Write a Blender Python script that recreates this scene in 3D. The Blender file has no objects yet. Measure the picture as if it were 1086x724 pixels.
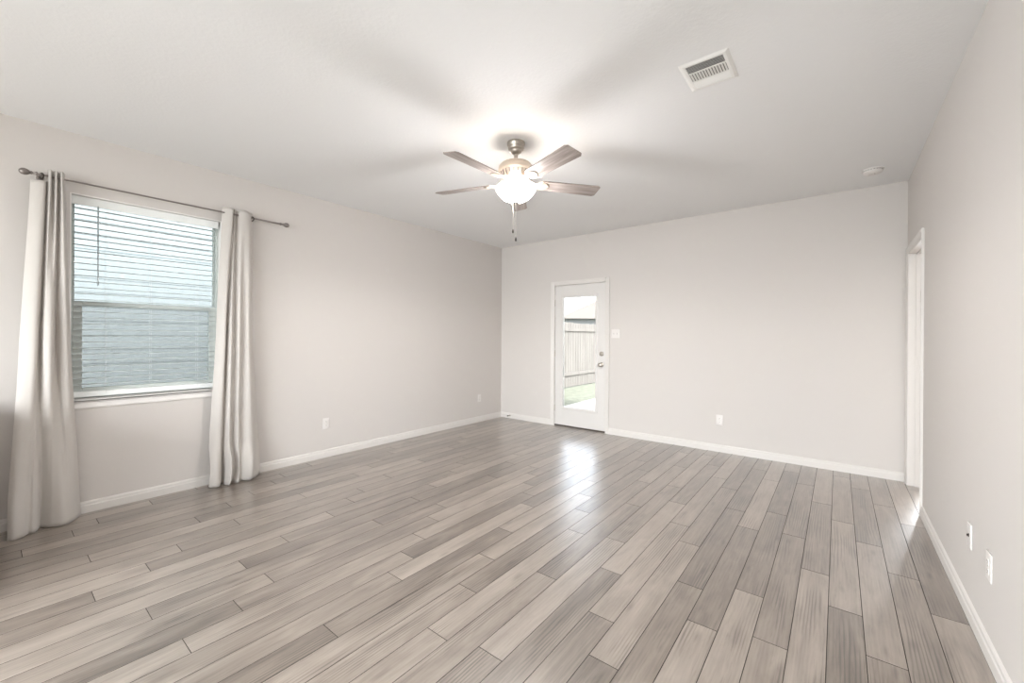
import bpy, bmesh, math, random
from mathutils import Vector, Matrix
random.seed(7)
PI = math.pi
SC = bpy.context.scene
COL = SC.collection

# ---------------------------------------------------------------- camera
F_PX, YAW, PITCH, ROLL, CAM_H = 438.8, 0.66725, -0.00229, 0.00576, 1.3005
cd = bpy.data.cameras.new('camera'); cam = bpy.data.objects.new('camera', cd); COL.objects.link(cam)
cd.sensor_width = 36.0; cd.lens = F_PX / 1086 * 36.0; cd.shift_y = -4.05 / 1086
cd.clip_start = 0.02; cd.clip_end = 500
r0 = Vector((math.cos(YAW), math.sin(YAW), 0)); f0 = Vector((-math.sin(YAW), math.cos(YAW), 0)); u0 = Vector((0, 0, 1))
fw = f0 * math.cos(PITCH) + u0 * math.sin(PITCH); up = u0 * math.cos(PITCH) - f0 * math.sin(PITCH)
rt = r0 * math.cos(ROLL) + up * math.sin(ROLL); up = up * math.cos(ROLL) - r0 * math.sin(ROLL)
m = Matrix((rt, up, -fw)).transposed().to_4x4(); m.translation = (0, 0, CAM_H)
cam.matrix_world = m
SC.camera = cam

# ---------------------------------------------------------------- room numbers
XL, YB, XR, H = -4.305, 5.184, 0.494, 2.74
YF = -3.4                       # wall behind the camera
WT = 0.17                       # outer wall thickness
WY0, WY1, WZ0, WZ1 = 0.366, 1.297, 0.828, 2.312       # window opening in the left wall
DX0, DX1, DZ1 = -3.285, -2.473, 2.052                 # patio door opening in the back wall
OY0, OY1, OZ1 = 4.31, 5.07, 2.055                     # cased opening in the right wall
RT = 0.115                      # right wall thickness

# ---------------------------------------------------------------- world, lights, exposure
SC.view_settings.view_transform = 'Standard'
SC.view_settings.look = 'None'
SC.view_settings.gamma = 1.0
SC.view_settings.use_curve_mapping = False
SC.view_settings.exposure = 1.62

world = bpy.data.worlds.new('sky'); SC.world = world; world.use_nodes = True
wn = world.node_tree.nodes; wl = world.node_tree.links
sky = wn.new('ShaderNodeTexSky'); sky.sky_type = 'NISHITA'; sky.sun_disc = False
sky.sun_elevation = math.radians(55); sky.sun_rotation = math.radians(90); sky.air_density = 1.0; sky.dust_density = 2.0
bg = wn['Background']; bg.inputs['Strength'].default_value = 0.45
hs = wn.new('ShaderNodeHueSaturation'); hs.inputs['Saturation'].default_value = .25
wl.new(sky.outputs['Color'], hs.inputs['Color']); wl.new(hs.outputs['Color'], bg.inputs['Color'])

def light(name, kind, loc, energy, color=(1, 1, 1), direction=None, **kw):
    d = bpy.data.lights.new(name, kind); d.energy = energy; d.color = color
    for k, v in kw.items(): setattr(d, k, v)
    o = bpy.data.objects.new(name, d); COL.objects.link(o); o.location = loc
    if direction is not None:
        o.rotation_euler = Vector(direction).to_track_quat('-Z', 'Y').to_euler()
    return o
light('sun', 'SUN', (20, -2, 30), 1.35, (1, .97, .93), (-0.6, 0.03, -0.8), angle=math.radians(0.6))
# rear and side lamps: unseen fill added behind the camera; hall lamp: window daylight
light('rear_fill', 'AREA', (-1.3, YF + 0.02, 1.3), 52, (.90, .95, .985), (-.25, 1, -.38), shape='RECTANGLE', size=4.2, size_y=2.2, spread=math.radians(100))
light('side_fill', 'AREA', (XL + 0.02, -2.25, 1.3), 56, (.86, .95, 1.0), (1, .35, -.15), shape='RECTANGLE', size=1.7, size_y=2.0, spread=math.radians(100))  # added fill lamp on the solid left wall, no window there
light('hall_daylight', 'AREA', (1.22, 7.9, 1.25), 80, (.92, .96, 1), (0, -1, 0), shape='RECTANGLE', size=1.1, size_y=1.9)

# ---------------------------------------------------------------- material helpers
def mat(name, color, rough=0.6, metal=0.0, spec=0.5, bump=None, emit=None, sheen=0.0):
    m = bpy.data.materials.new(name); m.use_nodes = True
    b = m.node_tree.nodes['Principled BSDF']
    b.inputs['Base Color'].default_value = (*color, 1); b.inputs['Roughness'].default_value = rough
    b.inputs['Metallic'].default_value = metal; b.inputs['Specular IOR Level'].default_value = spec
    b.inputs['Sheen Weight'].default_value = sheen
    if emit:
        b.inputs['Emission Color'].default_value = (*emit[0], 1); b.inputs['Emission Strength'].default_value = emit[1]
    if bump:
        nt = m.node_tree; tc = nt.nodes.new('ShaderNodeTexCoord'); n = nt.nodes.new('ShaderNodeTexNoise'); bp = nt.nodes.new('ShaderNodeBump')
        n.inputs['Scale'].default_value = bump[0]; n.inputs['Detail'].default_value = 3
        bp.inputs['Strength'].default_value = bump[1]; bp.inputs['Distance'].default_value = bump[2]
        nt.links.new(tc.outputs['Object'], n.inputs['Vector']); nt.links.new(n.outputs['Fac'], bp.inputs['Height'])
        nt.links.new(bp.outputs['Normal'], b.inputs['Normal'])
    return m
def srgb(r, g, b):
    f = lambda c: (c / 255 / 12.92) if c / 255 <= .04045 else ((c / 255 + .055) / 1.055) ** 2.4
    return (f(r), f(g), f(b))

M = {}
M['wall'] = mat('wall_paint', srgb(204, 198, 193), .75, spec=.25, bump=(90, .12, .002))
M['ceiling'] = mat('ceiling_paint', srgb(233, 232, 231), .9, spec=.1, bump=(55, .3, .004))
M['trim'] = mat('trim_paint', srgb(213, 208, 203), .4, spec=.4)
M['vinyl'] = mat('window_vinyl', srgb(200, 205, 201), .35)
M['sill'] = mat('sill_paint', srgb(232, 228, 224), .4)
M['slat'] = mat('blind_slat', srgb(236, 238, 236), .4)
M['shaded_slat'] = mat('blind_slat_shaded', srgb(198, 204, 203), .5)  # darker copy of the blind white: backlit shade put into the colour
M['cord'] = mat('cord', srgb(190, 192, 190), .7)
M['door'] = mat('door_paint', srgb(212, 208, 204), .4)
M['plate'] = mat('white_plastic', srgb(219, 214, 210), .4)
M['slot'] = mat('dark_slot', srgb(60, 56, 52), .6)
M['nickel'] = mat('satin_nickel', srgb(176, 168, 158), .32, metal=.9)
M['motor'] = mat('champagne_nickel', srgb(205, 190, 175), .4, metal=.55)
M['pewter'] = mat('pewter_rod', srgb(140, 132, 128), .38, metal=.8)
M['dark_metal'] = mat('dark_metal', srgb(70, 64, 60), .4, metal=.8)
M['vent'] = mat('vent_enamel', srgb(236, 234, 230), .45)
M['duct'] = mat('duct_dark', srgb(128, 124, 120), .8)
M['threshold'] = mat('threshold_bronze', srgb(88, 78, 70), .45, metal=.5)
M['concrete'] = mat('concrete', srgb(180, 177, 171), .9, bump=(20, .3, .01))
M['roof'] = mat('roof_shingle', srgb(100, 95, 89), .9, bump=(14, .5, .03))

def curtain_material():
    m = mat('curtain_cloth', srgb(205, 199, 193), .85, spec=.15, sheen=.25)
    nt = m.node_tree; b = nt.nodes['Principled BSDF']; out = nt.nodes['Material Output']
    tc = nt.nodes.new('ShaderNodeTexCoord'); w1 = nt.nodes.new('ShaderNodeTexNoise'); mp = nt.nodes.new('ShaderNodeMapping')
    mp.inputs['Scale'].default_value = (260, 260, 900); w1.inputs['Scale'].default_value = 1.0
    bp = nt.nodes.new('ShaderNodeBump'); bp.inputs['Strength'].default_value = .12; bp.inputs['Distance'].default_value = .001
    nt.links.new(tc.outputs['Object'], mp.inputs['Vector']); nt.links.new(mp.outputs['Vector'], w1.inputs['Vector'])
    nt.links.new(w1.outputs['Fac'], bp.inputs['Height']); nt.links.new(bp.outputs['Normal'], b.inputs['Normal'])
    tr = nt.nodes.new('ShaderNodeBsdfTranslucent'); tr.inputs['Color'].default_value = (*srgb(232, 224, 214), 1)
    mx = nt.nodes.new('ShaderNodeMixShader'); mx.inputs[0].default_value = .18
    nt.links.new(b.outputs[0], mx.inputs[1]); nt.links.new(tr.outputs[0], mx.inputs[2]); nt.links.new(mx.outputs[0], out.inputs['Surface'])
    return m
M['curtain'] = curtain_material()

def glass_material(name, tint, gloss):
    m = bpy.data.materials.new(name); m.use_nodes = True; nt = m.node_tree; nt.nodes.remove(nt.nodes['Principled BSDF'])
    out = nt.nodes['Material Output']; t = nt.nodes.new('ShaderNodeBsdfTransparent'); g = nt.nodes.new('ShaderNodeBsdfGlossy')
    t.inputs['Color'].default_value = (*tint, 1); g.inputs['Roughness'].default_value = 0.02
    fr = nt.nodes.new('ShaderNodeFresnel'); fr.inputs['IOR'].default_value = gloss
    mx = nt.nodes.new('ShaderNodeMixShader')
    nt.links.new(fr.outputs[0], mx.inputs[0]); nt.links.new(t.outputs[0], mx.inputs[1]); nt.links.new(g.outputs[0], mx.inputs[2])
    nt.links.new(mx.outputs[0], out.inputs['Surface']); return m
M['glass'] = glass_material('window_glass', (.94, .985, .978), 1.45)
M['door_glass'] = glass_material('door_glass', (.97, .98, .98), 1.45)

def screen_material():
    m = bpy.data.materials.new('insect_screen'); m.use_nodes = True; nt = m.node_tree; b = nt.nodes['Principled BSDF']
    b.inputs['Base Color'].default_value = (*srgb(110, 112, 114), 1); b.inputs['Roughness'].default_value = .8
    out = nt.nodes['Material Output']; t = nt.nodes.new('ShaderNodeBsdfTransparent'); mx = nt.nodes.new('ShaderNodeMixShader')
    mx.inputs[0].default_value = .19
    nt.links.new(t.outputs[0], mx.inputs[1]); nt.links.new(b.outputs[0], mx.inputs[2]); nt.links.new(mx.outputs[0], out.inputs['Surface']); return m
M['screen'] = screen_material()

def floor_material():
    m = bpy.data.materials.new('greige_vinyl_planks'); m.use_nodes = True; nt = m.node_tree; N = nt.nodes; L = nt.links
    b = N['Principled BSDF']
    at = N.new('ShaderNodeAttribute'); at.attribute_name = 'plank_seed'
    at2 = N.new('ShaderNodeAttribute'); at2.attribute_name = 'plank_tone'
    tc = N.new('ShaderNodeTexCoord')
    off = N.new('ShaderNodeCombineXYZ')
    mul = N.new('ShaderNodeMath'); mul.operation = 'MULTIPLY'; mul.inputs[1].default_value = 53.0
    L.new(at.outputs['Fac'], mul.inputs[0]); L.new(mul.outputs[0], off.inputs['X']); L.new(mul.outputs[0], off.inputs['Z'])
    add = N.new('ShaderNodeVectorMath'); add.operation = 'ADD'
    L.new(tc.outputs['Object'], add.inputs[0]); L.new(off.outputs[0], add.inputs[1])
    def noise(scale, detail, rough, dist=0.0):
        mp = N.new('ShaderNodeMapping'); mp.inputs['Scale'].default_value = scale
        n = N.new('ShaderNodeTexNoise'); n.inputs['Scale'].default_value = 1; n.inputs['Detail'].default_value = detail
        n.inputs['Roughness'].default_value = rough; n.inputs['Distortion'].default_value = dist
        L.new(add.outputs[0], mp.inputs['Vector']); L.new(mp.outputs['Vector'], n.inputs['Vector']); return n.outputs['Fac']
    fine = noise((120, 6, 5), 5, .65)
    streak = noise((17, 1.1, 3), 4, .6, 1.6)
    blotch = noise((11, 3.0, 2), 3, .55, .8)
    # cathedral grain: distorted bands
    mpw = N.new('ShaderNodeMapping'); mpw.inputs['Scale'].default_value = (16, 1.1, 1)
    wv = N.new('ShaderNodeTexWave'); wv.wave_type = 'BANDS'; wv.bands_direction = 'X'; wv.inputs['Scale'].default_value = 1.3
    wv.inputs['Distortion'].default_value = 7.0; wv.inputs['Detail'].default_value = 2.5; wv.inputs['Detail Scale'].default_value = .9
    L.new(add.outputs[0], mpw.inputs['Vector']); L.new(mpw.outputs['Vector'], wv.inputs['Vector'])
    # knots
    mpk = N.new('ShaderNodeMapping'); mpk.inputs['Scale'].default_value = (9, 2.6, 1)
    vk = N.new('ShaderNodeTexVoronoi'); vk.inputs['Scale'].default_value = 1
    L.new(add.outputs[0], mpk.inputs['Vector']); L.new(mpk.outputs['Vector'], vk.inputs['Vector'])
    kr = N.new('ShaderNodeMapRange'); kr.inputs['From Min'].default_value = .02; kr.inputs['From Max'].default_value = .15
    kr.inputs['To Min'].default_value = 0.0; kr.inputs['To Max'].default_value = 1.0
    L.new(vk.outputs['Distance'], kr.inputs['Value'])
    def madd(a, ka, c):
        n = N.new('ShaderNodeMath'); n.operation = 'MULTIPLY_ADD'; n.inputs[1].default_value = ka
        L.new(a, n.inputs[0])
        if isinstance(c, float): n.inputs[2].default_value = c
        else: L.new(c, n.inputs[2])
        return n.outputs[0]
    v = madd(at2.outputs['Fac'], .38, -.60)
    v = madd(streak, .62, v); v = madd(fine, .15, v); v = madd(blotch, .62, v); v = madd(wv.outputs['Fac'], .06, v)
    mk = noise((7, 1.3, 1), 2, .5)
    mr = N.new('ShaderNodeMapRange'); mr.inputs['From Min'].default_value = .50; mr.inputs['From Max'].default_value = .62; L.new(mk, mr.inputs['Value'])
    mpc = N.new('ShaderNodeMapping'); mpc.inputs['Scale'].default_value = (14, 1.1, 1); L.new(add.outputs[0], mpc.inputs['Vector'])
    wc = N.new('ShaderNodeTexWave'); wc.wave_type = 'BANDS'; wc.bands_direction = 'X'; wc.inputs['Scale'].default_value = 1.6
    wc.inputs['Distortion'].default_value = 9.0; wc.inputs['Detail'].default_value = 3; wc.inputs['Detail Scale'].default_value = .7; L.new(mpc.outputs[0], wc.inputs['Vector'])
    pw = N.new('ShaderNodeMath'); pw.operation = 'POWER'; pw.inputs[1].default_value = 3.0; L.new(wc.outputs['Fac'], pw.inputs[0])
    mm = N.new('ShaderNodeMath'); mm.operation = 'MULTIPLY'; L.new(pw.outputs[0], mm.inputs[0]); L.new(mr.outputs[0], mm.inputs[1])
    v = madd(mm.outputs[0], -.42, v)
    v = madd(kr.outputs[0], .26, v)
    gl = noise((150, 7, 4), 3, .6, .5)
    gr = N.new('ShaderNodeMapRange'); gr.inputs['From Min'].default_value = .56; gr.inputs['From Max'].default_value = .70; L.new(gl, gr.inputs['Value'])
    v = madd(gr.outputs[0], -.16, v)
    cr = N.new('ShaderNodeValToRGB'); e = cr.color_ramp.elements
    e[0].position = .12; e[0].color = (*srgb(74, 65, 58), 1)
    e[1].position = .92; e[1].color = (*srgb(166, 154, 143), 1)
    k = e.new(.40); k.color = (*srgb(113, 101, 91), 1)
    k = e.new(.64); k.color = (*srgb(141, 129, 118), 1)
    L.new(v, cr.inputs['Fac'])
    L.new(cr.outputs['Color'], b.inputs['Base Color'])
    rg = madd(fine, .10, .26); L.new(rg, b.inputs['Roughness'])
    b.inputs['Specular IOR Level'].default_value = .6
    b.inputs['Coat Weight'].default_value = 1.0; b.inputs['Coat IOR'].default_value = 1.85; b.inputs['Coat Roughness'].default_value = .31
    bp = N.new('ShaderNodeBump'); bp.inputs['Strength'].default_value = .12; bp.inputs['Distance'].default_value = .001
    L.new(v, bp.inputs['Height']); L.new(bp.outputs['Normal'], b.inputs['Normal'])
    return m
M['floor'] = floor_material()
M['seam'] = mat('plank_seam', srgb(58, 52, 47), .8)

def blade_material():
    m = mat('washed_wood_blade', srgb(150, 134, 124), .38); nt = m.node_tree; b = nt.nodes['Principled BSDF']
    tc = nt.nodes.new('ShaderNodeTexCoord'); mp = nt.nodes.new('ShaderNodeMapping'); mp.inputs['Scale'].default_value = (4, 60, 20)
    n = nt.nodes.new('ShaderNodeTexNoise'); n.inputs['Scale'].default_value = 1; n.inputs['Detail'].default_value = 4
    cr = nt.nodes.new('ShaderNodeValToRGB'); e = cr.color_ramp.elements
    e[0].position = .3; e[0].color = (*srgb(116, 104, 98), 1); e[1].position = .7; e[1].color = (*srgb(166, 154, 147), 1)
    nt.links.new(tc.outputs['Object'], mp.inputs['Vector']); nt.links.new(mp.outputs[0], n.inputs['Vector'])
    nt.links.new(n.outputs['Fac'], cr.inputs['Fac']); nt.links.new(cr.outputs[0], b.inputs['Base Color']); return m
M['blade'] = blade_material()

def siding_material():
    m = mat('lap_siding', srgb(118, 121, 123), .7); nt = m.node_tree; b = nt.nodes['Principled BSDF']
    return m
M['siding'] = siding_material()
def fence_material():
    m = mat('weathered_fence', srgb(108, 103, 97), .85); nt = m.node_tree; b = nt.nodes['Principled BSDF']
    tc = nt.nodes.new('ShaderNodeTexCoord'); mp = nt.nodes.new('ShaderNodeMapping'); mp.inputs['Scale'].default_value = (8, 8, .8)
    n = nt.nodes.new('ShaderNodeTexNoise'); n.inputs['Scale'].default_value = 1; n.inputs['Detail'].default_value = 3
    cr = nt.nodes.new('ShaderNodeValToRGB'); e = cr.color_ramp.elements
    e[0].position = .3; e[0].color = (*srgb(98, 94, 89), 1); e[1].position = .7; e[1].color = (*srgb(116, 112, 107), 1)
    nt.links.new(tc.outputs['Object'], mp.inputs['Vector']); nt.links.new(mp.outputs[0], n.inputs['Vector'])
    nt.links.new(n.outputs['Fac'], cr.inputs['Fac']); nt.links.new(cr.outputs[0], b.inputs['Base Color']); return m
M['fence'] = fence_material()
def grass_material():
    m = mat('lawn', srgb(132, 148, 96), .9); nt = m.node_tree; b = nt.nodes['Principled BSDF']
    tc = nt.nodes.new('ShaderNodeTexCoord'); n = nt.nodes.new('ShaderNodeTexNoise'); n.inputs['Scale'].default_value = 6; n.inputs['Detail'].default_value = 6
    cr = nt.nodes.new('ShaderNodeValToRGB'); e = cr.color_ramp.elements
    e[0].position = .3; e[0].color = (*srgb(92, 97, 82), 1); e[1].position = .7; e[1].color = (*srgb(120, 122, 108), 1)
    nt.links.new(tc.outputs['Object'], n.inputs['Vector']); nt.links.new(n.outputs['Fac'], cr.inputs['Fac']); nt.links.new(cr.outputs[0], b.inputs['Base Color']); return m
M['grass'] = grass_material()
def bowl_material():
    m = mat('frosted_bowl', (1, .97, .92), .35, emit=((1, .95, .90), 3.0)); nt = m.node_tree
    b = nt.nodes['Principled BSDF']; out = nt.nodes['Material Output']
    t = nt.nodes.new('ShaderNodeBsdfTransparent'); mx = nt.nodes.new('ShaderNodeMixShader'); mx.inputs[0].default_value = .5
    nt.links.new(t.outputs[0], mx.inputs[1]); nt.links.new(b.outputs[0], mx.inputs[2]); nt.links.new(mx.outputs[0], out.inputs['Surface']); return m
M['bowl'] = bowl_material()

# ---------------------------------------------------------------- mesh helpers
def box(bm, x0, x1, y0, y1, z0, z1, bevel=0.0, seg=2):
    vs = [bm.verts.new((x, y, z)) for x in (x0, x1) for y in (y0, y1) for z in (z0, z1)]
    q = [(0, 1, 3, 2), (4, 6, 7, 5), (0, 4, 5, 1), (2, 3, 7, 6), (0, 2, 6, 4), (1, 5, 7, 3)]
    fs = [bm.faces.new([vs[i] for i in f]) for f in q]
    if bevel:
        es = list({e for f in fs for e in f.edges})
        bmesh.ops.bevel(bm, geom=es, offset=bevel, segments=seg, profile=.5, affect='EDGES')
    return vs
def lathe(bm, prof, seg=32, center=(0, 0, 0), axis='Z'):
    rings = []
    for r, z in prof:
        ring = []
        for i in range(seg):
            a = 2 * PI * i / seg; c, s = r * math.cos(a), r * math.sin(a)
            p = (c, s, z) if axis == 'Z' else ((z, c, s) if axis == 'X' else (c, z, s))
            ring.append(bm.verts.new((p[0] + center[0], p[1] + center[1], p[2] + center[2])))
        rings.append(ring)
    for a, b in zip(rings, rings[1:]):
        for i in range(seg):
            j = (i + 1) % seg; bm.faces.new((a[i], a[j], b[j], b[i]))
    if prof[0][0] > 1e-6: bm.faces.new(rings[0])
    if prof[-1][0] > 1e-6: bm.faces.new(list(reversed(rings[-1])))
def tube(bm, pts, r, seg=8):
    pts = [Vector(p) for p in pts]; rings = []
    for i, p in enumerate(pts):
        t = (pts[min(i + 1, len(pts) - 1)] - pts[max(i - 1, 0)]).normalized()
        a = Vector((0, 0, 1)) if abs(t.z) < .9 else Vector((1, 0, 0))
        u = t.cross(a).normalized(); v = t.cross(u)
        rings.append([bm.verts.new(p + u * (r * math.cos(2 * PI * k / seg)) + v * (r * math.sin(2 * PI * k / seg))) for k in range(seg)])
    for a, b in zip(rings, rings[1:]):
        for k in range(seg): bm.faces.new((a[k], a[(k + 1) % seg], b[(k + 1) % seg], b[k]))
    bm.faces.new(rings[0]); bm.faces.new(list(reversed(rings[-1])))
def torus(bm, R, r, center, axis='Y', seg=20, sub=8):
    rings = []
    for i in range(seg):
        a = 2 * PI * i / seg; ring = []
        for k in range(sub):
            b = 2 * PI * k / sub; c = (R + r * math.cos(b)); h = r * math.sin(b)
            p = (c * math.cos(a), h, c * math.sin(a)) if axis == 'Y' else (c * math.cos(a), c * math.sin(a), h)
            ring.append(bm.verts.new(Vector(p) + Vector(center)))
        rings.append(ring)
    for i in range(seg):
        a, b = rings[i], rings[(i + 1) % seg]
        for k in range(sub): bm.faces.new((a[k], a[(k + 1) % sub], b[(k + 1) % sub], b[k]))
def sweep(bm, prof, p0, p1, outv, upv=(0, 0, 1)):
    """extrude a closed 2-D profile (out, up) from p0 to p1"""
    p0, p1, o, u = Vector(p0), Vector(p1), Vector(outv), Vector(upv)
    a = [bm.verts.new(p0 + o * q[0] + u * q[1]) for q in prof]; b = [bm.verts.new(p1 + o * q[0] + u * q[1]) for q in prof]
    n = len(prof)
    for i in range(n): bm.faces.new((a[i], a[(i + 1) % n], b[(i + 1) % n], b[i]))
    bm.faces.new(a); bm.faces.new(list(reversed(b)))
def obj(name, bm, m, parent=None, smooth=False, loc=None):
    bmesh.ops.recalc_face_normals(bm, faces=bm.faces[:])
    me = bpy.data.meshes.new(name); bm.to_mesh(me); bm.free()
    if smooth:
        for p in me.polygons: p.use_smooth = True
        me.set_sharp_from_angle(angle=math.radians(38))
    me.materials.append(m if not isinstance(m, str) else M[m])
    o = bpy.data.objects.new(name, me); COL.objects.link(o)
    if loc is not None: o.location = loc
    if parent is not None: o.parent = parent
    return o
def struct(name, bm, m, **kw):
    o = obj(name, bm, m, **kw); o['kind'] = 'structure'; return o
def empty(name, loc=(0, 0, 0), rotz=0):
    o = bpy.data.objects.new(name, None); COL.objects.link(o); o.location = loc; o.rotation_euler = (0, 0, rotz); o.empty_display_size = .1; return o
def tag(o, label, cat, group=None, kind=None):
    o['label'] = label; o['category'] = cat
    if group: o['group'] = group
    if kind: o['kind'] = kind
    return o
def new(): return bmesh.new()

# ================================================================ SETTING
HX1, HY1 = 2.3, 8.0             # hall beyond the cased opening
# --- floor: individual planks 127 mm x 1.22 m running front to back
PW, PX0, PL, GAP = 0.1275, -0.5395, 1.22, 0.0005
PHASE = {-27: .35, -26: .13, -25: 1.15, -24: .92, -23: .37, -22: 1.08, -21: .73, -20: .56, -19: .33, -18: 1.18, -17: .90, -16: .47, -15: .94,
         -14: .75, -13: .52, -12: .33, -11: .15, -10: .94, -9: .61, -8: .32, -7: 0.0, -6: .67, -5: .06, -4: .93, -3: .55, -2: .31, -1: 1.07,
         0: .785, 1: 1.19, 2: .85, 3: .42, 4: .10, 5: 1.02, 6: .67, 7: .33, 8: .05}
bm = new(); seed = bm.faces.layers.float.new('plank_seed'); tone = bm.faces.layers.float.new('plank_tone')
rr = random.Random(31)
def floor_area(xa, xb, ya, yb):
    for r in range(math.floor((xa - PX0) / PW), math.floor((xb - PX0) / PW) + 1):
        x0 = max(PX0 + r * PW, xa) + GAP; x1 = min(PX0 + (r + 1) * PW, xb) - GAP
        if x1 - x0 < .002: continue
        ph = PHASE.get(r, (.31 * ((-r) % 9) + .17) % PL)
        k = math.floor((ya - ph) / PL)
        while ph + k * PL < yb:
            y0 = max(ph + k * PL, ya) + GAP; y1 = min(ph + (k + 1) * PL, yb) - GAP; k += 1
            if y1 - y0 < .002: continue
            e = .0009
            lo = [bm.verts.new((x, y, -.003)) for x, y in ((x0 - e / 2, y0 - e / 2), (x1 + e / 2, y0 - e / 2), (x1 + e / 2, y1 + e / 2), (x0 - e / 2, y1 + e / 2))]
            hi = [bm.verts.new((x, y, 0)) for x, y in ((x0 + e, y0 + e), (x1 - e, y0 + e), (x1 - e, y1 - e), (x0 + e, y1 - e))]
            s, t = rr.random(), rr.random()
            fs = [bm.faces.new(hi)] + [bm.faces.new((lo[i], lo[(i + 1) % 4], hi[(i + 1) % 4], hi[i])) for i in range(4)]
            for f in fs: f[seed] = s; f[tone] = t
            for f in fs[1:]: f.material_index = 1
XS = PX0 + 8 * PW
floor_area(XL, XS, YF, YB)
floor_area(XS, XR, YF, 3.0)
floor_area(XS, HX1, 3.0, HY1)
nplank = len(bm.faces)
vs = [bm.verts.new(p) for p in ((XL, YF, -.003), (HX1, YF, -.003), (HX1, HY1, -.003), (XL, HY1, -.003))]
def slab(x0, x1, y0, y1):
    v = [bm.verts.new(p) for p in ((x0, y0, -.0031), (x1, y0, -.0031), (x1, y1, -.0031), (x0, y1, -.0031))]
    f = bm.faces.new(v); f.material_index = 1
for v in vs: bm.verts.remove(v)
slab(XL, XS, YF, YB); slab(XS, XR, YF, 3.0); slab(XS, HX1, 3.0, HY1)
fl = struct('floor', bm, 'floor'); fl.data.materials.append(M['seam'])

# --- walls (with real holes)
bm = new(); box(bm, XL - WT, HX1 + .15, YF - .15, HY1 + .15, H, H + .2); struct('ceiling', bm, 'ceiling')
def wall_with_hole(name, axis, t0, t1, a0, a1, h0, h1, hz0, hz1, m='wall'):
    bm = new()
    def bx(c0, c1, z0, z1):
        if c1 - c0 < 1e-4 or z1 - z0 < 1e-4: return
        if axis == 'x': box(bm, t0, t1, c0, c1, z0, z1)
        else: box(bm, c0, c1, t0, t1, z0, z1)
    bx(a0, h0, -.003, H); bx(h1, a1, -.003, H); bx(h0, h1, -.003, hz0); bx(h0, h1, hz1, H)
    return struct(name, bm, m)
wall_with_hole('wall_left', 'x', XL - WT, XL, YF - .15, YB + WT, WY0, WY1, WZ0 - .02, WZ1)
wall_with_hole('wall_back', 'y', YB, YB + WT, XL, XR, DX0 - .02, DX1 + .02, -.003, DZ1 + .02)
wall_with_hole('wall_right', 'x', XR, XR + RT, YF, YB + WT, OY0 - .02, OY1 + .02, -.003, OZ1 + .02)
wall_with_hole('wall_front', 'y', YF - .15, YF, XL, XR + RT, -4.0, .2, .2, 2.4)
bm = new(); box(bm, HX1, HX1 + .12, 3.0, HY1, -.003, H); struct('wall_hall_right', bm, 'wall')
bm = new(); box(bm, XR + RT, HX1, 2.88, 3.0, -.003, H); struct('wall_hall_front', bm, 'wall')
bm = new(); box(bm, XR, XR + RT, YB + WT, HY1, -.003, H); struct('wall_hall_left', bm, 'wall')
wall_with_hole('wall_hall_back', 'y', HY1, HY1 + .15, XR, HX1 + .12, .67, 1.77, .25, 2.2)
# kitchen peninsula half wall out of frame to the left (its shade falls on the curtain foot)
bm = new(); box(bm, XL, -3.3, -1.1, -.22, 0, .84); box(bm, XL, -3.25, -1.15, -.17, .84, .88, .006); struct('wall_half', bm, 'wall')

# --- baseboards
BH, BT = .083, .014
BP = [(0, 0), (BT, 0), (BT, BH * .62), (BT * .72, BH * .70), (BT * .66, BH * .86), (BT * .3, BH * .96), (0, BH)]
def baseboard(name, runs, outv):
    bm = new()
    for a, b in runs: sweep(bm, BP, a, b, outv)
    struct(name, bm, 'trim')
baseboard('baseboard_left', [((XL, -.17, 0), (XL, YB, 0))], (1, 0, 0))
baseboard('baseboard_back', [((XL + BT, YB, 0), (-3.341, YB, 0)), ((-2.417, YB, 0), (XR, YB, 0))], (0, -1, 0))
baseboard('baseboard_right', [((XR, YF, 0), (XR, OY0 - .062, 0))], (-1, 0, 0))

# --- casing of the opening in the right wall
CW = .057
CP = [(0, 0), (.0, CW), (.016, CW), (.016, CW * .72), (.011, CW * .5), (.009, CW * .12), (.006, 0)]   # out, across
bm = new()
for sx, ox in ((-1, XR), (1, XR + RT)):
    for yy, d in ((OY0 - .005, -1), (OY1 + .005, 1)):
        sweep(bm, CP, (ox, yy, 0), (ox, yy, OZ1 + .005 + CW), (sx, 0, 0), (0, d, 0))
    sweep(bm, CP, (ox, OY0 - .005, OZ1 + .005), (ox, OY1 + .005, OZ1 + .005), (sx, 0, 0), (0, 0, 1))
box(bm, XR - .002, XR + RT + .002, OY0 - .02, OY0, 0, OZ1 + .02)
box(bm, XR - .002, XR + RT + .002, OY1, OY1 + .02, 0, OZ1 + .02)
box(bm, XR - .002, XR + RT + .002, OY0, OY1, OZ1, OZ1 + .02)
# door stop strip on jambs and head
box(bm, XR + .045, XR + .08, OY1 - .011, OY1, 0, OZ1); box(bm, XR + .045, XR + .08, OY0, OY0 + .011, 0, OZ1); box(bm, XR + .045, XR + .08, OY0, OY1, OZ1 - .011, OZ1)
tr1 = struct('trim_1', bm, 'trim')
bm = new(); lathe(bm, [(0, -.045), (.006, -.045), (.006, .045), (0, .045)], 10, (XR - .006, OY0 - .001, 1.615)); box(bm, XR - .004, XR + .03, OY0 - .001, OY0 + .002, 1.57, 1.66)
obj('hinge', bm, 'nickel', tr1)

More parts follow.
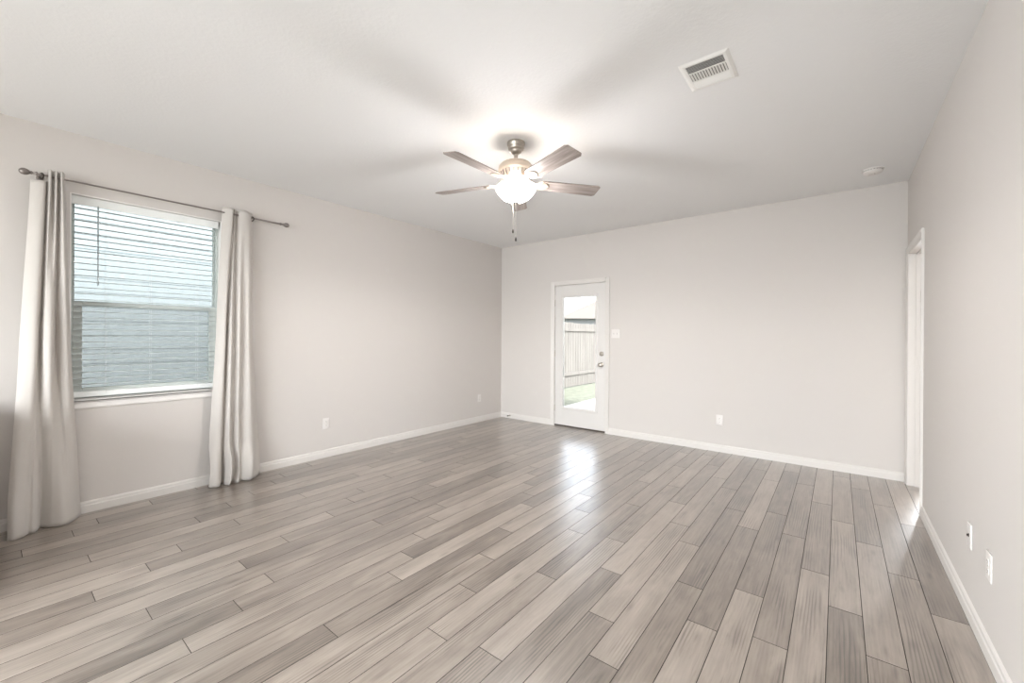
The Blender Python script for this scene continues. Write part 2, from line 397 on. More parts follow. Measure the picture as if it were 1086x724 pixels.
# ================================================================ WINDOW
win = empty('window_1', (XL, (WY0 + WY1) / 2, WZ0)); win['kind'] = 'structure'
W0 = Vector((XL, (WY0 + WY1) / 2, WZ0))
def wobj(name, bm, m, parent=None, smooth=False):
    par = parent or win
    bmesh.ops.translate(bm, verts=bm.verts, vec=-W0)
    return obj(name, bm, m, par, smooth)
FX0, FX1 = XL - .17, XL - .095      # frame depth range
bm = new(); fwid = .022
box(bm, FX0, FX1, WY0, WY0 + fwid, WZ0, WZ1, .003); box(bm, FX0, FX1, WY1 - fwid, WY1, WZ0, WZ1, .003)
box(bm, FX0, FX1, WY0, WY1, WZ1 - fwid, WZ1, .003); box(bm, FX0, FX1, WY0, WY1, WZ0, WZ0 + .03, .003)
wobj('window_frame', bm, 'vinyl')
ZM = 1.535
def sash(name, xc, z0, z1, stile, rail_t, rail_b):
    a, b = WY0 + fwid, WY1 - fwid; bm = new(); t = .016
    box(bm, xc - t, xc + t, a, a + stile, z0, z1, .003); box(bm, xc - t, xc + t, b - stile, b, z0, z1, .003)
    box(bm, xc - t, xc + t, a + stile, b - stile, z1 - rail_t, z1, .003); box(bm, xc - t, xc + t, a + stile, b - stile, z0, z0 + rail_b, .003)
    s = wobj(name, bm, 'vinyl')
    bm = new(); box(bm, xc - .003, xc + .003, a + stile - .004, b - stile + .004, z0 + rail_b - .004, z1 - rail_t + .004)
    g = wobj('pane', bm, 'glass', s)
sash('upper_sash', XL - .150, ZM - .02, WZ1 - fwid, .012, .02, .032)
sash('lower_sash', XL - .114, WZ0 + .03, ZM + .012, .050, .030, .045)
bm = new(); box(bm, FX0 - .006, FX0 - .004, WY0 + .02, WY1 - .02, WZ0 + .02, ZM + .01); wobj('insect_screen', bm, 'screen')
bm = new()
box(bm, XL - .165, XL + .0008, WY0 - .001, WY0 + .006, WZ0, WZ1); box(bm, XL - .165, XL + .0008, WY1 - .006, WY1 + .001, WZ0, WZ1); box(bm, XL - .165, XL + .0008, WY0 + .006, WY1 - .006, WZ1 - .006, WZ1 + .001)
wobj('jamb_liner', bm, 'sill')
# interior stool and apron
bm = new()
box(bm, XL - .10, XL + .032, WY0 + .001, WY1 - .001, WZ0 - .02, WZ0, .004)
box(bm, XL, XL + .032, WY0 - .05, WY1 + .05, WZ0 - .02, WZ0, .006, 3)
wobj('window_sill', bm, 'sill')
bm = new(); sweep(bm, [(0, 0), (.010, .002), (.015, .012), (.018, .05), (0, .05)], (XL, WY0 - .035, WZ0 - .07), (XL, WY1 + .035, WZ0 - .07), (1, 0, 0)); wobj('apron', bm, 'sill')

# --- blind
BX = XL - .072
B0 = Vector((BX, .82, WZ1)); bl = empty('window_blind', B0)
tag(bl, 'white horizontal slatted blind lowered over the window with slats open', 'blind')
def bobj(name, bm, m, smooth=False):
    bmesh.ops.translate(bm, verts=bm.verts, vec=-B0); return obj(name, bm, m, bl, smooth)
BY0, BY1 = WY0 + .014, 1.264
bm = new(); box(bm, BX - .026, BX + .024, BY0, BY1 + .008, WZ1 - .045, WZ1 - .008, .002)
box(bm, BX + .026, BX + .034, BY0 - .004, BY1 + .012, WZ1 - .068, WZ1 - .0065, .003); bobj('valance', bm, 'slat')
bm = new(); z = WZ1 - .085; nz = 0; SP = .0447; TILT = math.radians(-2)
while z > WZ0 + .07:
    prof = []
    for k in range(7):
        s = (k / 6 - .5) * .047; c = .0022 * (1 - (2 * k / 6 - 1) ** 2)
        prof.append((s * math.cos(TILT), s * math.sin(TILT) + c))
    prof = prof + [(a, b - .0028) for a, b in reversed(prof)]
    sweep(bm, prof, (BX, BY0 + .006, z), (BX, BY1, z), (1, 0, 0)); z -= SP
bobj('slats', bm, 'shaded_slat')
bm = new(); box(bm, BX - .026, BX + .026, BY0 + .004, BY1, WZ0 + .010, WZ0 + .050, .004); bobj('bottom_rail', bm, 'slat')
for yy in (.56, .82, 1.13):
    bm = new()
    for dx in (-.026, .0265): tube(bm, [(BX + dx, yy, WZ1 - .05), (BX + dx, yy, WZ0 + .03)], .0006, 6)
    bobj('ladder_cord', bm, 'cord')
bm = new(); yy = .512; tube(bm, [(BX + .042, yy, WZ1 - .06), (BX + .043, yy, WZ1 - .62)], .0042, 8)
lathe(bm, [(0, 0), (.005, .002), (.006, .02), (.004, .03), (0, .031)], 10, (BX + .043, yy, WZ1 - .648)); bobj('tilt_wand', bm, mat('clear_wand', srgb(150, 158, 160), .25), True)

# ================================================================ CURTAIN ROD AND CURTAINS
RX, RZ = XL + .09, 2.371
rod = empty('curtain_rod', (XL, .97, RZ)); tag(rod, 'thin pewter curtain rod with ball finials mounted above the window', 'curtain rod')
R0 = Vector((XL, .97, RZ))
def robj(name, bm, m): 
    bmesh.ops.translate(bm, verts=bm.verts, vec=-R0); return obj(name, bm, m, rod, True)
bm = new(); tube(bm, [(RX, .20, RZ), (RX, 1.32, RZ)], .0062, 12); robj('rod', bm, 'pewter')
bm = new(); tube(bm, [(RX, 1.30, RZ), (RX, 1.75, RZ)], .0082, 12); robj('outer_tube', bm, 'pewter')
for yy, d in ((.205, -1), (1.745, 1)):
    bm = new()
    lathe(bm, [(0, -.004), (.012, -.004), (.013, .004), (.008, .010), (.007, .018), (.011, .021), (.011, .026), (.0075, .029), (.014, .034), (.020, .044), (.0225, .055), (.020, .067), (.013, .075), (.006, .079), (0, .080)], 20)
    for v in bm.verts: v.co = Vector((v.co.x, v.co.z * d, v.co.y)) + Vector((RX, yy, RZ))
    robj('finial', bm, 'pewter')
for yy in (.222, 1.46):
    bm = new(); tube(bm, [(XL + .003, yy, RZ - .005), (RX - .012, yy, RZ - .012), (RX, yy, RZ - .010)], .005, 8)
    lathe(bm, [(0, 0), (.018, 0), (.018, .004), (.012, .007), (0, .008)], 16, (XL, yy, RZ - .005), 'X'); torus(bm, .0095, .003, (RX, yy, RZ))
    robj('bracket', bm, 'pewter')

def cr_spline(P, n):
    out = []; k = len(P) - 1
    # sample by chord length
    d = [0]
    for a, b in zip(P, P[1:]): d.append(d[-1] + math.hypot(b[0] - a[0], b[1] - a[1]))
    for i in range(n):
        t = i / (n - 1) * d[-1]; j = 0
        while j < k - 1 and t > d[j + 1]: j += 1
        u = (t - d[j]) / (d[j + 1] - d[j]); p0, p1, p2, p3 = P[max(j - 1, 0)], P[j], P[j + 1], P[min(j + 2, k)]
        out.append(tuple(.5 * (2 * b + (c - a) * u + (2 * a - 5 * b + 4 * c - e) * u * u + (3 * b - a - 3 * c + e) * u ** 3) for a, b, c, e in zip(p0, p1, p2, p3)))
    return out
def curtain(label, rows, ring_pos, topz, puddle, lumps):
    """rows: list of (v, profile) from top (v=0) to floor (v=1); every profile has the same number of points (y, off)"""
    NU, NV = 150, 90
    c = empty('curtain', (XL, sum(p[0] for p in rows[0][1]) / len(rows[0][1]), 0)); C0 = Vector(c.location)
    tag(c, label, 'curtain', 'grommet curtains on the rod')
    bm = new(); grid = []
    S = [(v, cr_spline(P, NU)) for v, P in rows]
    for j in range(NV + 1):
        v = j / NV; k = 0
        while k < len(S) - 2 and v > S[k + 1][0]: k += 1
        t = min(max((v - S[k][0]) / (S[k + 1][0] - S[k][0]), 0), 1)
        t = t * t * (3 - 2 * t) * .35 + t * .65
        row = []
        for i in range(NU):
            u = i / (NU - 1)
            a, b = S[k][1][i], S[k + 1][1][i]
            y = a[0] + (b[0] - a[0]) * t; o = a[1] + (b[1] - a[1]) * t
            tz = topz(u); z = tz * (1 - v) + .004 * v
            o += .006 * math.sin(7 * v + 9 * u) * v
            w = max(0, (v - .86) / .14)
            o += puddle * math.sin(PI * min(w, 1) * .9) * (.6 + .4 * math.sin(lumps * u + 1.3))
            y += .006 * math.sin(14 * v + 5 * u) * w
            if w > 0: z += .012 * w * math.sin(lumps * 1.3 * u) * (1 - w)
            row.append(bm.verts.new((XL + max(o, .017), y, max(z, .003))))
        grid.append(row)
    for a, b in zip(grid, grid[1:]):
        for i in range(NU - 1): bm.faces.new((a[i], a[i + 1], b[i + 1], b[i]))
    bmesh.ops.translate(bm, verts=bm.verts, vec=-C0)
    p = obj('panel', bm, 'curtain', c, True)
    for q in p.data.polygons: q.use_smooth = True
    sm = p.modifiers.new('thickness', 'SOLIDIFY'); sm.thickness = .0022; sm.offset = 0
    for yy in ring_pos:
        bm = new(); torus(bm, .0185, .0048, (0, 0, 0), 'Y')
        bmesh.ops.rotate(bm, verts=bm.verts, cent=(0, 0, 0), matrix=Matrix.Rotation(math.radians(24), 3, 'Z'))
        bmesh.ops.translate(bm, verts=bm.verts, vec=Vector((RX, yy, RZ - .008)) - C0); obj('grommet', bm, 'dark_metal', c, True)
    return c
LT = [(.178, .075), (.205, .105), (.238, .112), (.252, .074), (.265, .118), (.279, .074), (.292, .118), (.304, .076), (.318, .118), (.335, .070)]
LM = [(.128, .130), (.165, .165), (.200, .170), (.219, .115), (.240, .165), (.270, .170), (.289, .098), (.310, .122), (.342, .135), (.364, .085)]
LB = [(.075, .215), (.100, .238), (.140, .215), (.165, .180), (.185, .188), (.208, .165), (.226, .120), (.280, .165), (.350, .165), (.420, .040)]
curtain('off-white grommet curtain flaring wide at the floor on the left side of the window', [(0, LT), (.5, LM), (1, LB)], (.226,),
        lambda u: 2.328 + (.085 * min(1, max(0, (u - .25) / .05))), .012, 9)
RT_ = [(1.268, .080), (1.302, .105), (1.338, .120), (1.352, .080), (1.362, .092), (1.378, .070), (1.394, .100), (1.430, .118), (1.475, .108), (1.508, .070)]
RM = [(1.228, .075), (1.256, .125), (1.283, .135), (1.297, .080), (1.322, .140), (1.356, .096), (1.386, .140), (1.418, .105), (1.465, .135), (1.513, .065)]
RB = [(1.163, .085), (1.200, .135), (1.235, .135), (1.262, .085), (1.300, .168), (1.335, .105), (1.375, .165), (1.410, .112), (1.480, .150), (1.585, .050)]
curtain('off-white grommet curtain gathered into a narrow bunch on the right side of the window', [(0, RT_), (.45, RM), (1, RB)], (1.318, 1.500),
        lambda u: 2.415 + .006 * math.sin(20 * u), .062, 17)

# ================================================================ PATIO DOOR
D0 = Vector(((DX0 + DX1) / 2, YB, 0)); dr = empty('door_1', D0); dr['kind'] = 'structure'
def dobj(name, bm, m, parent=None, smooth=False):
    bmesh.ops.translate(bm, verts=bm.verts, vec=-D0); return obj(name, bm, m, parent or dr, smooth)
bm = new()
for xx, d in ((DX0 - .003, -1), (DX1 + .003, 1)):
    sweep(bm, CP, (xx, YB, 0), (xx, YB, DZ1 + .003 + CW), (0, -1, 0), (d, 0, 0))
sweep(bm, CP, (DX0 - .003, YB, DZ1 + .003), (DX1 + .003, YB, DZ1 + .003), (0, -1, 0), (0, 0, 1)); dobj('casing', bm, 'trim')
bm = new(); box(bm, DX0 - .02, DX0, YB - .001, YB + WT, 0, DZ1 + .02); box(bm, DX1, DX1 + .02, YB - .001, YB + WT, 0, DZ1 + .02); box(bm, DX0, DX1, YB - .001, YB + WT, DZ1, DZ1 + .02)
dobj('jamb', bm, 'trim')
SX0, SX1, SY0, SY1, SZ0, SZ1 = DX0 + .004, DX1 - .004, YB + .012, YB + .056, .022, DZ1 - .004
GX0, GX1, GZ0, GZ1 = -3.148, -2.622, .283, 1.868
bm = new()
box(bm, SX0, GX0, SY0, SY1, SZ0, SZ1, .0015); box(bm, GX1, SX1, SY0, SY1, SZ0, SZ1, .0015)
box(bm, GX0, GX1, SY0, SY1, SZ0, GZ0); box(bm, GX0, GX1, SY0, SY1, GZ1, SZ1)
dobj('slab', bm, 'door')
bm = new(); g = .03
FP = [(0, -g), (.006, -g), (.012, -g * .55), (.010, -.004), (.004, .004), (0, .004)]
sweep(bm, FP, (GX0, SY0, GZ0 - g), (GX0, SY0, GZ1 + g), (0, -1, 0), (1, 0, 0)); sweep(bm, FP, (GX1, SY0, GZ0 - g), (GX1, SY0, GZ1 + g), (0, -1, 0), (-1, 0, 0))
sweep(bm, FP, (GX0 - g, SY0, GZ0), (GX1 + g, SY0, GZ0), (0, -1, 0), (0, 0, 1)); sweep(bm, FP, (GX0 - g, SY0, GZ1), (GX1 + g, SY0, GZ1), (0, -1, 0), (0, 0, -1))
dobj('glass_frame', bm, 'door')
bm = new(); box(bm, GX0, GX1, SY0 + .018, SY0 + .026, GZ0, GZ1); dobj('glass', bm, 'door_glass')
bm = new(); box(bm, DX0, DX1, YB + .004, YB + WT, 0, .020, .003); dobj('threshold', bm, 'threshold')
kx = -2.534
def knob_mesh(z, prof):
    bm = new(); lathe(bm, prof, 24)
    for v in bm.verts: v.co = Vector((v.co.x + kx, SY0 - v.co.z, v.co.y + z))
    return bm
dobj('deadbolt', knob_mesh(1.075, [(0, 0), (.032, 0), (.032, .006), (.027, .012), (.012, .014), (.012, .018), (0, .019)]), 'nickel', None, True)
dobj('door_knob', knob_mesh(.925, [(0, 0), (.032, 0), (.031, .005), (.022, .010), (.012, .014), (.011, .03), (.02, .036), (.027, .046), (.028, .056), (.022, .066), (.01, .070), (0, .071)]), 'nickel', None, True)
for z in (.26, 1.06, 1.80):
    bm = new(); lathe(bm, [(0, -.047), (.0065, -.047), (.0065, .047), (0, .047)], 12, (DX0 + .001, YB + .006, z)); dobj('hinge', bm, 'nickel')

# ================================================================ CEILING FAN
FC = Vector((-1.887, 2.43, H)); fan = empty('ceiling_fan', FC)
tag(fan, 'five-blade ceiling fan with glowing frosted bowl light hanging mid-room', 'ceiling fan')
def fobj(name, bm, m, parent=None, smooth=True): return obj(name, bm, m, parent or fan, smooth)
bm = new(); lathe(bm, [(0, 0), (.066, 0), (.067, -.006), (.064, -.022), (.058, -.030), (.057, -.034), (.060, -.040), (.057, -.052), (.044, -.060), (.042, -.064), (.040, -.072), (.026, -.084), (.016, -.088), (0, -.088)], 32); fobj('canopy', bm, 'nickel')
bm = new(); lathe(bm, [(0, -.084), (.0135, -.084), (.0135, -.145), (0, -.145)], 16); lathe(bm, [(0, -.118), (.02, -.12), (.024, -.132), (.024, -.15), (0, -.15)], 16); fobj('downrod', bm, 'nickel')
bm = new(); lathe(bm, [(0, -.138), (.03, -.138), (.075, -.146), (.108, -.160), (.126, -.180), (.131, -.200), (.131, -.214), (.124, -.222), (0, -.222)], 40); mo = fobj('motor_housing', bm, 'motor')
bm = new()                                                     # ring of decorative vents under the motor
lathe(bm, [(0, -.221), (.118, -.222), (.112, -.240), (.100, -.262), (.084, -.276), (0, -.276)], 40)
vr = fobj('vent_ring', bm, 'motor', mo)
for k in range(24):
    a = 2 * PI * k / 24; bm = new()
    tube(bm, [(.1185 * math.cos(a), .1185 * math.sin(a), -.226), (.113 * math.cos(a), .113 * math.sin(a), -.243), (.104 * math.cos(a), .104 * math.sin(a), -.259)], .0042, 6)
    if k == 0: slots = bm
    else:
        me = bpy.data.meshes.new('t'); bm.to_mesh(me); bm.free(); slots.from_mesh(me); bpy.data.meshes.remove(me)
o = obj('vent_slots', slots, 'pewter', mo, True)
bm = new(); lathe(bm, [(0, -.274), (.075, -.274), (.078, -.284), (.062, -.300), (.060, -.318), (.085, -.328), (.088, -.336), (0, -.336)], 36); fobj('switch_housing', bm, 'motor')
ZB = -.298
BASE = math.degrees(YAW) + 14.5
for k in range(5):
    a = math.radians(BASE + 72 * k)
    bm = new(); N = 26; rows = []; L0, L1 = .175, .66; pitch = math.radians(-12)
    for i in range(N + 1):
        t = i / N; x = L0 + (L1 - L0) * t
        hw = .056 + .014 * t
        e0 = min(1, (x - L0) / .03); e1 = min(1, (L1 - x) / .018)
        hw *= math.sqrt(max(1 - (1 - e0) ** 2 * .75, 0)) * (1 - .22 * (1 - e1) ** 2.0)
        rows.append([(x, s * hw, 0) for s in (-1, -.5, 0, .5, 1)])
    lay = []
    for zz in (.003, -.003):
        lay.append([[bm.verts.new((p[0], p[1] * math.cos(pitch), p[1] * math.sin(pitch) + zz)) for p in r] for r in rows])
    for G, rev in ((lay[0], False), (lay[1], True)):
        for r1, r2 in zip(G, G[1:]):
            for j in range(4):
                f = (r1[j], r2[j], r2[j + 1], r1[j + 1]); bm.faces.new(f if not rev else tuple(reversed(f)))
    for j0 in (0, 4):
        for i in range(N): bm.faces.new((lay[0][i][j0], lay[0][i + 1][j0], lay[1][i + 1][j0], lay[1][i][j0]))
    for i0 in (0, N):
        for j in range(4): bm.faces.new((lay[0][i0][j], lay[0][i0][j + 1], lay[1][i0][j + 1], lay[1][i0][j]))
    b = fobj('blade', bm, 'blade'); b.location = (0, 0, ZB); b.rotation_euler = (0, 0, a)
    # blade iron: arm from the motor widening into a three-screw plate under the blade
    bm = new(); cs, sn = math.cos(pitch), math.sin(pitch)
    def P(x, y, z): return (x, y * cs - z * sn, y * sn + z * cs)
    st = [(.085, .016, .030), (.115, .013, .020), (.145, .014, .002), (.165, .026, -.0055), (.195, .046, -.0062), (.220, .044, -.0062), (.245, .020, -.0062), (.256, .006, -.0062)]
    top = []; bot = []
    for x, w, z in st:
        f = 0 if x < .14 else 1
        q = (lambda X, Y, Z: P(X, Y, Z)) if f else (lambda X, Y, Z: (X, Y, Z))
        top.append([bm.verts.new(q(x, s * w, z + .003)) for s in (-1, 0, 1)]); bot.append([bm.verts.new(q(x, s * w, z - .003)) for s in (-1, 0, 1)])
    for i in range(len(st) - 1):
        for j in range(2):
            bm.faces.new((top[i][j], top[i + 1][j], top[i + 1][j + 1], top[i][j + 1])); bm.faces.new((bot[i][j + 1], bot[i + 1][j + 1], bot[i + 1][j], bot[i][j]))
        for j in (0, 2): bm.faces.new((top[i][j], bot[i][j], bot[i + 1][j], top[i + 1][j]))
    for i in (0, len(st) - 1):
        for j in range(2): bm.faces.new((top[i][j], top[i][j + 1], bot[i][j + 1], bot[i][j]))
    for sx, sy in ((.195, .03), (.195, -.03), (.238, 0)):
        lathe(bm, [(0, 0), (.005, 0), (.004, -.003), (0, -.004)], 8, P(sx, sy, -.009))
    obj('blade_iron', bm, 'motor', b, True)
bm = new()
prof = [(.088, -.326), (.120, -.330), (.146, -.336), (.150, -.341), (.148, -.350), (.140, -.366), (.122, -.390), (.095, -.414), (.060, -.432), (.028, -.440), (.012, -.442)]
lathe(bm, prof + [(r - .004 if r > .02 else r, z + .004) for r, z in reversed(prof)], 48)
bowl = fobj('light_bowl', bm, 'bowl')
bm = new(); lathe(bm, [(0, -.438), (.02, -.438), (.023, -.444), (.02, -.450), (.012, -.454), (.010, -.460), (0, -.462)], 20); fobj('bowl_finial', bm, 'pewter')
for (dx, dy), zl in (((-.028, .005), -.665), ((.012, -.012), -.735)):
    bm = new(); tube(bm, [(dx * 1.6, dy * 1.6, -.335 - .11), (dx, dy, -.46), (dx, dy, zl + .03)], .0011, 6); c = fobj('pull_chain', bm, 'nickel')
    bm = new(); lathe(bm, [(0, .032), (.003, .03), (.0065, .018), (.007, .008), (.004, 0), (0, 0)], 12, (dx, dy, zl)); obj('chain_fob', bm, 'dark_metal', c, True)
lamp = light('fan_bulb', 'POINT', tuple(FC + Vector((0, 0, -.408))), 25, (.93, .95, .98), shadow_soft_size=.075)
light('fan_bulb_down', 'SPOT', tuple(FC + Vector((0, 0, -.39))), 82, (.975, .95, .925), (0, 0, -1), shadow_soft_size=.07, spot_size=math.radians(172), spot_blend=.35)

# ================================================================ CEILING VENT, SMOKE DETECTOR
VX0, VX1, VY0, VY1 = -.678, -.436, 2.270, 2.555
vt = empty('air_vent', ((VX0 + VX1) / 2, (VY0 + VY1) / 2, H)); tag(vt, 'white three-section air register in the ceiling, right of the fan', 'air vent')
V0 = Vector(vt.location)
def vobj(name, bm, m, smooth=False):
    bmesh.ops.translate(bm, verts=bm.verts, vec=-V0); return obj(name, bm, m, vt, smooth)
IX0, IX1, IY0, IY1 = VX0 + .03, VX1 - .03, VY0 + .03, VY1 - .03
bm = new(); t = .006
def frame_piece(a, b, c, d):    # outer pair a,b and inner pair c,d, sloped face
    z1, z0 = H - .0005, H - t
    v = [bm.verts.new((*q, z)) for q, z in ((a, z1), (b, z1), (d, z0), (c, z0))]; bm.faces.new(v)
    w = [bm.verts.new((*q, z)) for q, z in ((c, z0), (d, z0), (d, z1), (c, z1))]; bm.faces.new(w)
o_ = [(VX0, VY0), (VX1, VY0), (VX1, VY1), (VX0, VY1)]
m_ = [(VX0 + .016, VY0 + .016), (VX1 - .016, VY0 + .016), (VX1 - .016, VY1 - .016), (VX0 + .016, VY1 - .016)]
i_ = [(IX0, IY0), (IX1, IY0), (IX1, IY1), (IX0, IY1)]
for k in range(4):
    j = (k + 1) % 4
    for A, B, za, zb in ((o_, m_, H - .0005, H - t), (m_, i_, H - t, H - t), (i_, i_, H - t, H - .001)):
        bm.faces.new([bm.verts.new((*A[k], za)), bm.verts.new((*A[j], za)), bm.verts.new((*B[j], zb)), bm.verts.new((*B[k], zb))])
S1, S2 = IY0 + .072, IY0 + .160
box(bm, IX0, IX1, S1 - .004, S1 + .004, H - t, H - .001); box(bm, IX0, IX1, S2 - .004, S2 + .004, H - t, H - .001)
vobj('vent_frame', bm, 'vent')
bm = new(); box(bm, IX0 - .002, IX1 + .002, IY0 - .002, IY1 + .002, H - .0012, H - .0004); vobj('duct_back', bm, 'duct')
def louver(bm, c, axis, span, tilt, w=.012):
    a0, a1 = span; dx, dz = w / 2 * math.cos(tilt), w / 2 * math.sin(tilt)
    P = [(-dx, -dz), (dx, dz), (dx, dz + .0009), (-dx, -dz + .0009)]
    if axis == 'x': sweep(bm, P, (a0, c, H - .0048), (a1, c, H - .0048), (0, 1, 0))
    else: sweep(bm, P, (c, a0, H - .0048), (c, a1, H - .0048), (1, 0, 0))
bm = new()
for k in range(6): louver(bm, IY0 + .008 + k * .0112, 'x', (IX0, IX1), math.radians(34), .0075)
vobj('louvers', bm, 'vent')
bm = new()
for k in range(13): louver(bm, IX0 + .008 + k * (IX1 - IX0 - .016) / 12, 'y', (S1 + .004, S2 - .004), math.radians(28), .0085)
vobj('louvers', bm, 'vent')
bm = new()
for k in range(6): louver(bm, S2 + .011 + k * .0112, 'x', (IX0, IX1), math.radians(-24), .0098)
vobj('louvers', bm, 'vent')

sd = empty('smoke_detector', (.225, 4.665, H)); tag(sd, 'round white smoke detector on the ceiling near the right wall', 'smoke detector')
bm = new(); lathe(bm, [(0, 0), (.074, 0), (.074, -.008), (.070, -.010), (0, -.010)], 36); obj('base', bm, 'plate', sd, True)
bm = new(); lathe(bm, [(0, -.010), (.064, -.010), (.064, -.014), (.067, -.016), (.066, -.026), (.058, -.034), (.030, -.039), (.028, -.036), (0, -.036)], 36); obj('cover', bm, 'plate', sd, True)
bm = new()
for k in range(20):
    a = 2 * PI * k / 20
    tube(bm, [(.0645 * math.cos(a), .0645 * math.sin(a), -.012), (.0645 * math.cos(a + .2), .0645 * math.sin(a + .2), -.012)], .0014, 5)
obj('vent_slots', bm, 'slot', sd)
bm = new(); lathe(bm, [(0, -.0355), (.004, -.0355), (.004, -.038), (0, -.038)], 8, (.012, .0, 0)); obj('test_button', bm, 'slot', sd)

# ================================================================ WALL PLATES
def plate_base(loc, rotz, name, label, cat, w=.070, h=.115, group=None):
    e = empty(name, loc, rotz); tag(e, label, cat, group)     # local: wall plane is XZ, facing -Y
    bm = new(); box(bm, -w / 2, w / 2, -.006, .0, -h / 2, h / 2, .0025, 3); obj('cover_plate', bm, 'plate', e, True); return e
def outlet(loc, rotz, label):
    e = plate_base(loc, rotz, 'wall_outlet', label, 'outlet', group='duplex wall outlets')
    for s in (-1, 1):
        bm = new(); zc = s * .0195; pts = []
        for k in range(24):
            a = 2 * PI * k / 24; pts.append((.0172 * math.cos(a), max(-.0125, min(.0125, .0172 * math.sin(a)))))
        sweep(bm, pts, (0, -.0055, zc), (0, -.0085, zc), (1, 0, 0)); r = obj('receptacle', bm, mat('receptacle_face', srgb(226, 221, 216), .35) if 'receptacle_face' not in bpy.data.materials else bpy.data.materials['receptacle_face'], e)
        bm = new(); box(bm, -.0075, -.0052, -.0088, -.0080, zc - .002, zc + .007); box(bm, .0052, .0075, -.0088, -.0080, zc - .002, zc + .007); lathe(bm, [(0, -.0080), (.0026, -.0080), (.0026, -.0088), (0, -.0088)], 8, (0, 0, zc - .007), 'Y')
        obj('slots', bm, 'slot', r)
    bm = new(); lathe(bm, [(0, -.006), (.003, -.006), (.0025, -.0075), (0, -.0075)], 10, (0, 0, 0), 'Y'); obj('screw', bm, 'nickel', e)
    return e
outlet((XL, 2.251, .361), PI / 2, 'white duplex outlet low on the left wall, nearer the curtains')
outlet((XL, 4.664, .359), PI / 2, 'white duplex outlet low on the left wall, close to the far corner')
outlet((-1.058, YB, .363), 0, 'white duplex outlet low on the back wall right of the glass door')
outlet((XR, 2.537, .373), -PI / 2, 'white outlet low on the right wall, nearest the camera')
e = plate_base((XR, 2.855, .382), -PI / 2, 'cable_plate', 'white cable jack plate with dark port low on the right wall', 'wall plate')
bm = new(); lathe(bm, [(0, -.006), (.0085, -.006), (.0085, -.008), (.0055, -.008), (.0055, -.013), (.003, -.013), (.003, -.010), (0, -.010)], 12, (0, 0, 0), 'Y'); obj('cable_jack', bm, 'dark_metal', e, True)
e = plate_base((-2.327, YB, 1.349), 0, 'light_switch', 'white double light switch on the back wall beside the glass door', 'light switch', .116, .116)
for s in (-1, 1):
    bm = new(); sweep(bm, [(.006, -.011), (.0075, -.011), (.014, .006), (.013, .010), (.006, .010)], (s * .023 - .0045, 0, 0), (s * .023 + .0045, 0, 0), (0, -1, 0)); obj('toggle', bm, mat('toggle_plastic', srgb(196, 190, 186), .35) if 'toggle_plastic' not in bpy.data.materials else bpy.data.materials['toggle_plastic'], e)
e = empty('door_stop', (-4.105, YB - BT, .047)); tag(e, 'small dark-tipped door stop on the back wall baseboard by the corner', 'door stop')
bm = new(); lathe(bm, [(0, 0), (.012, 0), (.011, -.004), (.005, -.006), (.0048, -.055), (0, -.055)], 12, (0, 0, 0), 'Y'); obj('stem', bm, 'nickel', e, True)
bm = new(); lathe(bm, [(0, -.054), (.009, -.054), (.0095, -.064), (.006, -.068), (0, -.068)], 12, (0, 0, 0), 'Y'); obj('rubber_tip', bm, 'slot', e, True)

# ================================================================ OUTSIDE
GZ = -.15
bm = new(); box(bm, -4.5, .5, YB + WT, 11.0, GZ - .1, GZ + .01, .01); struct('patio', bm, 'concrete')
bm = new(); box(bm, -40, 12, -20, 40, GZ - .3, GZ - .005); g = struct('lawn', bm, 'grass')
# privacy fence along the side of the yard
FXX = -6.05; fence = empty('yard_fence', (FXX, 9, GZ)); tag(fence, 'pale weathered wooden privacy fence across the yard, seen through the glass door', 'fence')
bm = new(); y = YB - .5; rf = random.Random(5)
while y < 22:
    h = 1.86 + rf.uniform(-.012, .012); box(bm, -.010, .010, y - 9, y + .138 - 9, .02, h, .003, 1); y += .143
obj('board_panel', bm, 'fence', fence)
for z in (.35, 1.62):
    bm = new(); box(bm, .010, .048, YB - .5 - 9, 22 - 9, z, z + .085, .003, 1); obj('rail', bm, 'fence', fence)
for k in range(8):
    bm = new(); yy = YB - .4 + k * 2.3 - 9; box(bm, -.10, -.010, yy, yy + .09, 0, 1.80, .004, 1); obj('post', bm, 'fence', fence)
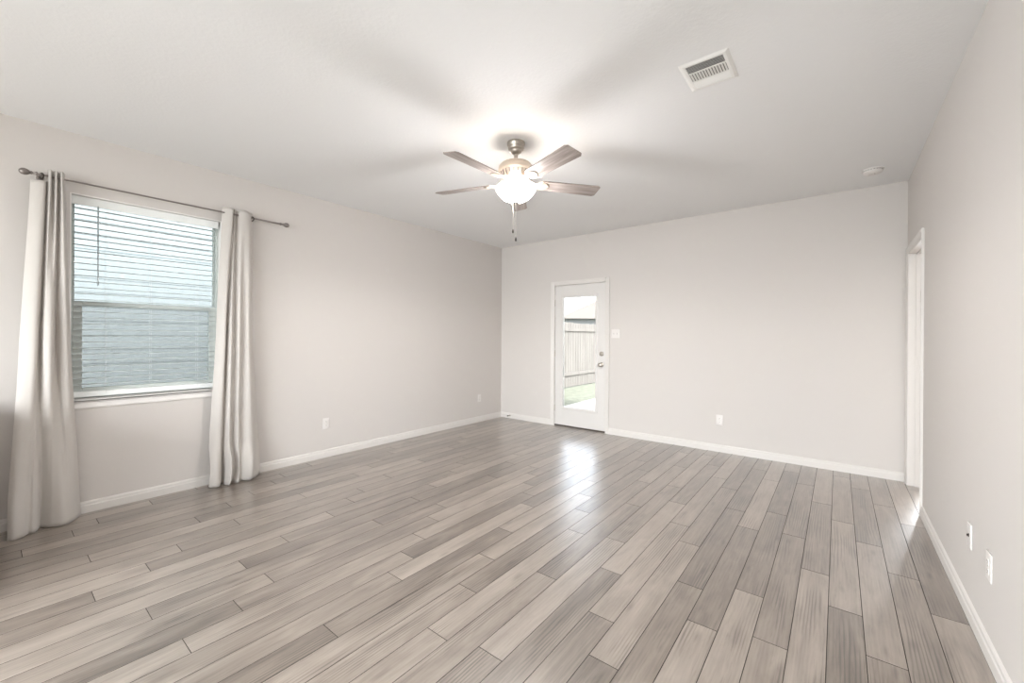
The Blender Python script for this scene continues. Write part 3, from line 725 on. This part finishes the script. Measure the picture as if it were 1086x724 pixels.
# neighbour house right outside the window
nh = empty('neighbor_house', (-8.4, 0, GZ)); tag(nh, 'neighbouring house with lap siding seen through the window blinds', 'house')
bm = new(); z = 0
while z < 5.7:
    sweep(bm, [(0, 0), (.008, 0), (.002, .19), (0, .19)], (-.9 + 1.9, -7, z), (-.9 + 1.9, 4.4, z), (1, 0, 0)); z += .18
box(bm, -5, 1.0, -7, 4.4, 0, 5.8); obj('siding', bm, 'siding', nh)
bm = new(); sweep(bm, [(1.5, 5.75), (1.5, 5.9), (-2, 7.5), (-5.5, 5.9), (-5.5, 5.75)], (0, -7.4, 0), (0, 4.8, 0), (1, 0, 0)); obj('roof', bm, 'roof', nh)
# house beyond the fence
bd, bs = 33.0, 10.6
bh = empty('neighbor_house', (-bd * math.sin(YAW) + bs * math.cos(YAW), bd * math.cos(YAW) + bs * math.sin(YAW), GZ), YAW); tag(bh, 'distant house whose roof rises above the fence, seen through the glass door', 'house')
bm = new(); box(bm, -7.1, 7.1, -6.5, 6.5, 0, 2.7); obj('walls', bm, 'siding', bh)
bm = new()
b4 = [bm.verts.new(p) for p in ((-7.6, -7, 2.62), (7.6, -7, 2.62), (7.6, 7, 2.62), (-7.6, 7, 2.62))]; t2 = [bm.verts.new(p) for p in ((0, -.5, 6.15), (0, .5, 6.15))]
for f in ((b4[0], b4[1], t2[0]), (b4[1], b4[2], t2[1], t2[0]), (b4[2], b4[3], t2[1]), (b4[3], b4[0], t2[0], t2[1]), (b4[3], b4[2], b4[1], b4[0])): bm.faces.new(f)
obj('roof', bm, 'roof', bh)
# recessed kitchen ceiling light behind the camera
rl = empty('recessed_light', (-3.5, -1.95, H)); tag(rl, 'round white recessed ceiling light over the kitchen half wall', 'ceiling light')
bm = new(); lathe(bm, [(.055, -.001), (.085, -.001), (.083, -.006), (.058, -.004)], 32); obj('trim_ring', bm, 'plate', rl, True)
bm = new(); lathe(bm, [(0, -.002), (.054, -.002), (.05, -.006), (0, -.007)], 32); obj('lens', bm, mat('lit_lens', (1, 1, 1), .4, emit=((1, .95, .88), 4)), rl, True)
light('recessed_bulb', 'SPOT', (-3.5, -1.95, H - .02), 4, (1, .96, .9), (0, 0, -1), spot_size=math.radians(150), spot_blend=.6, shadow_soft_size=.05)
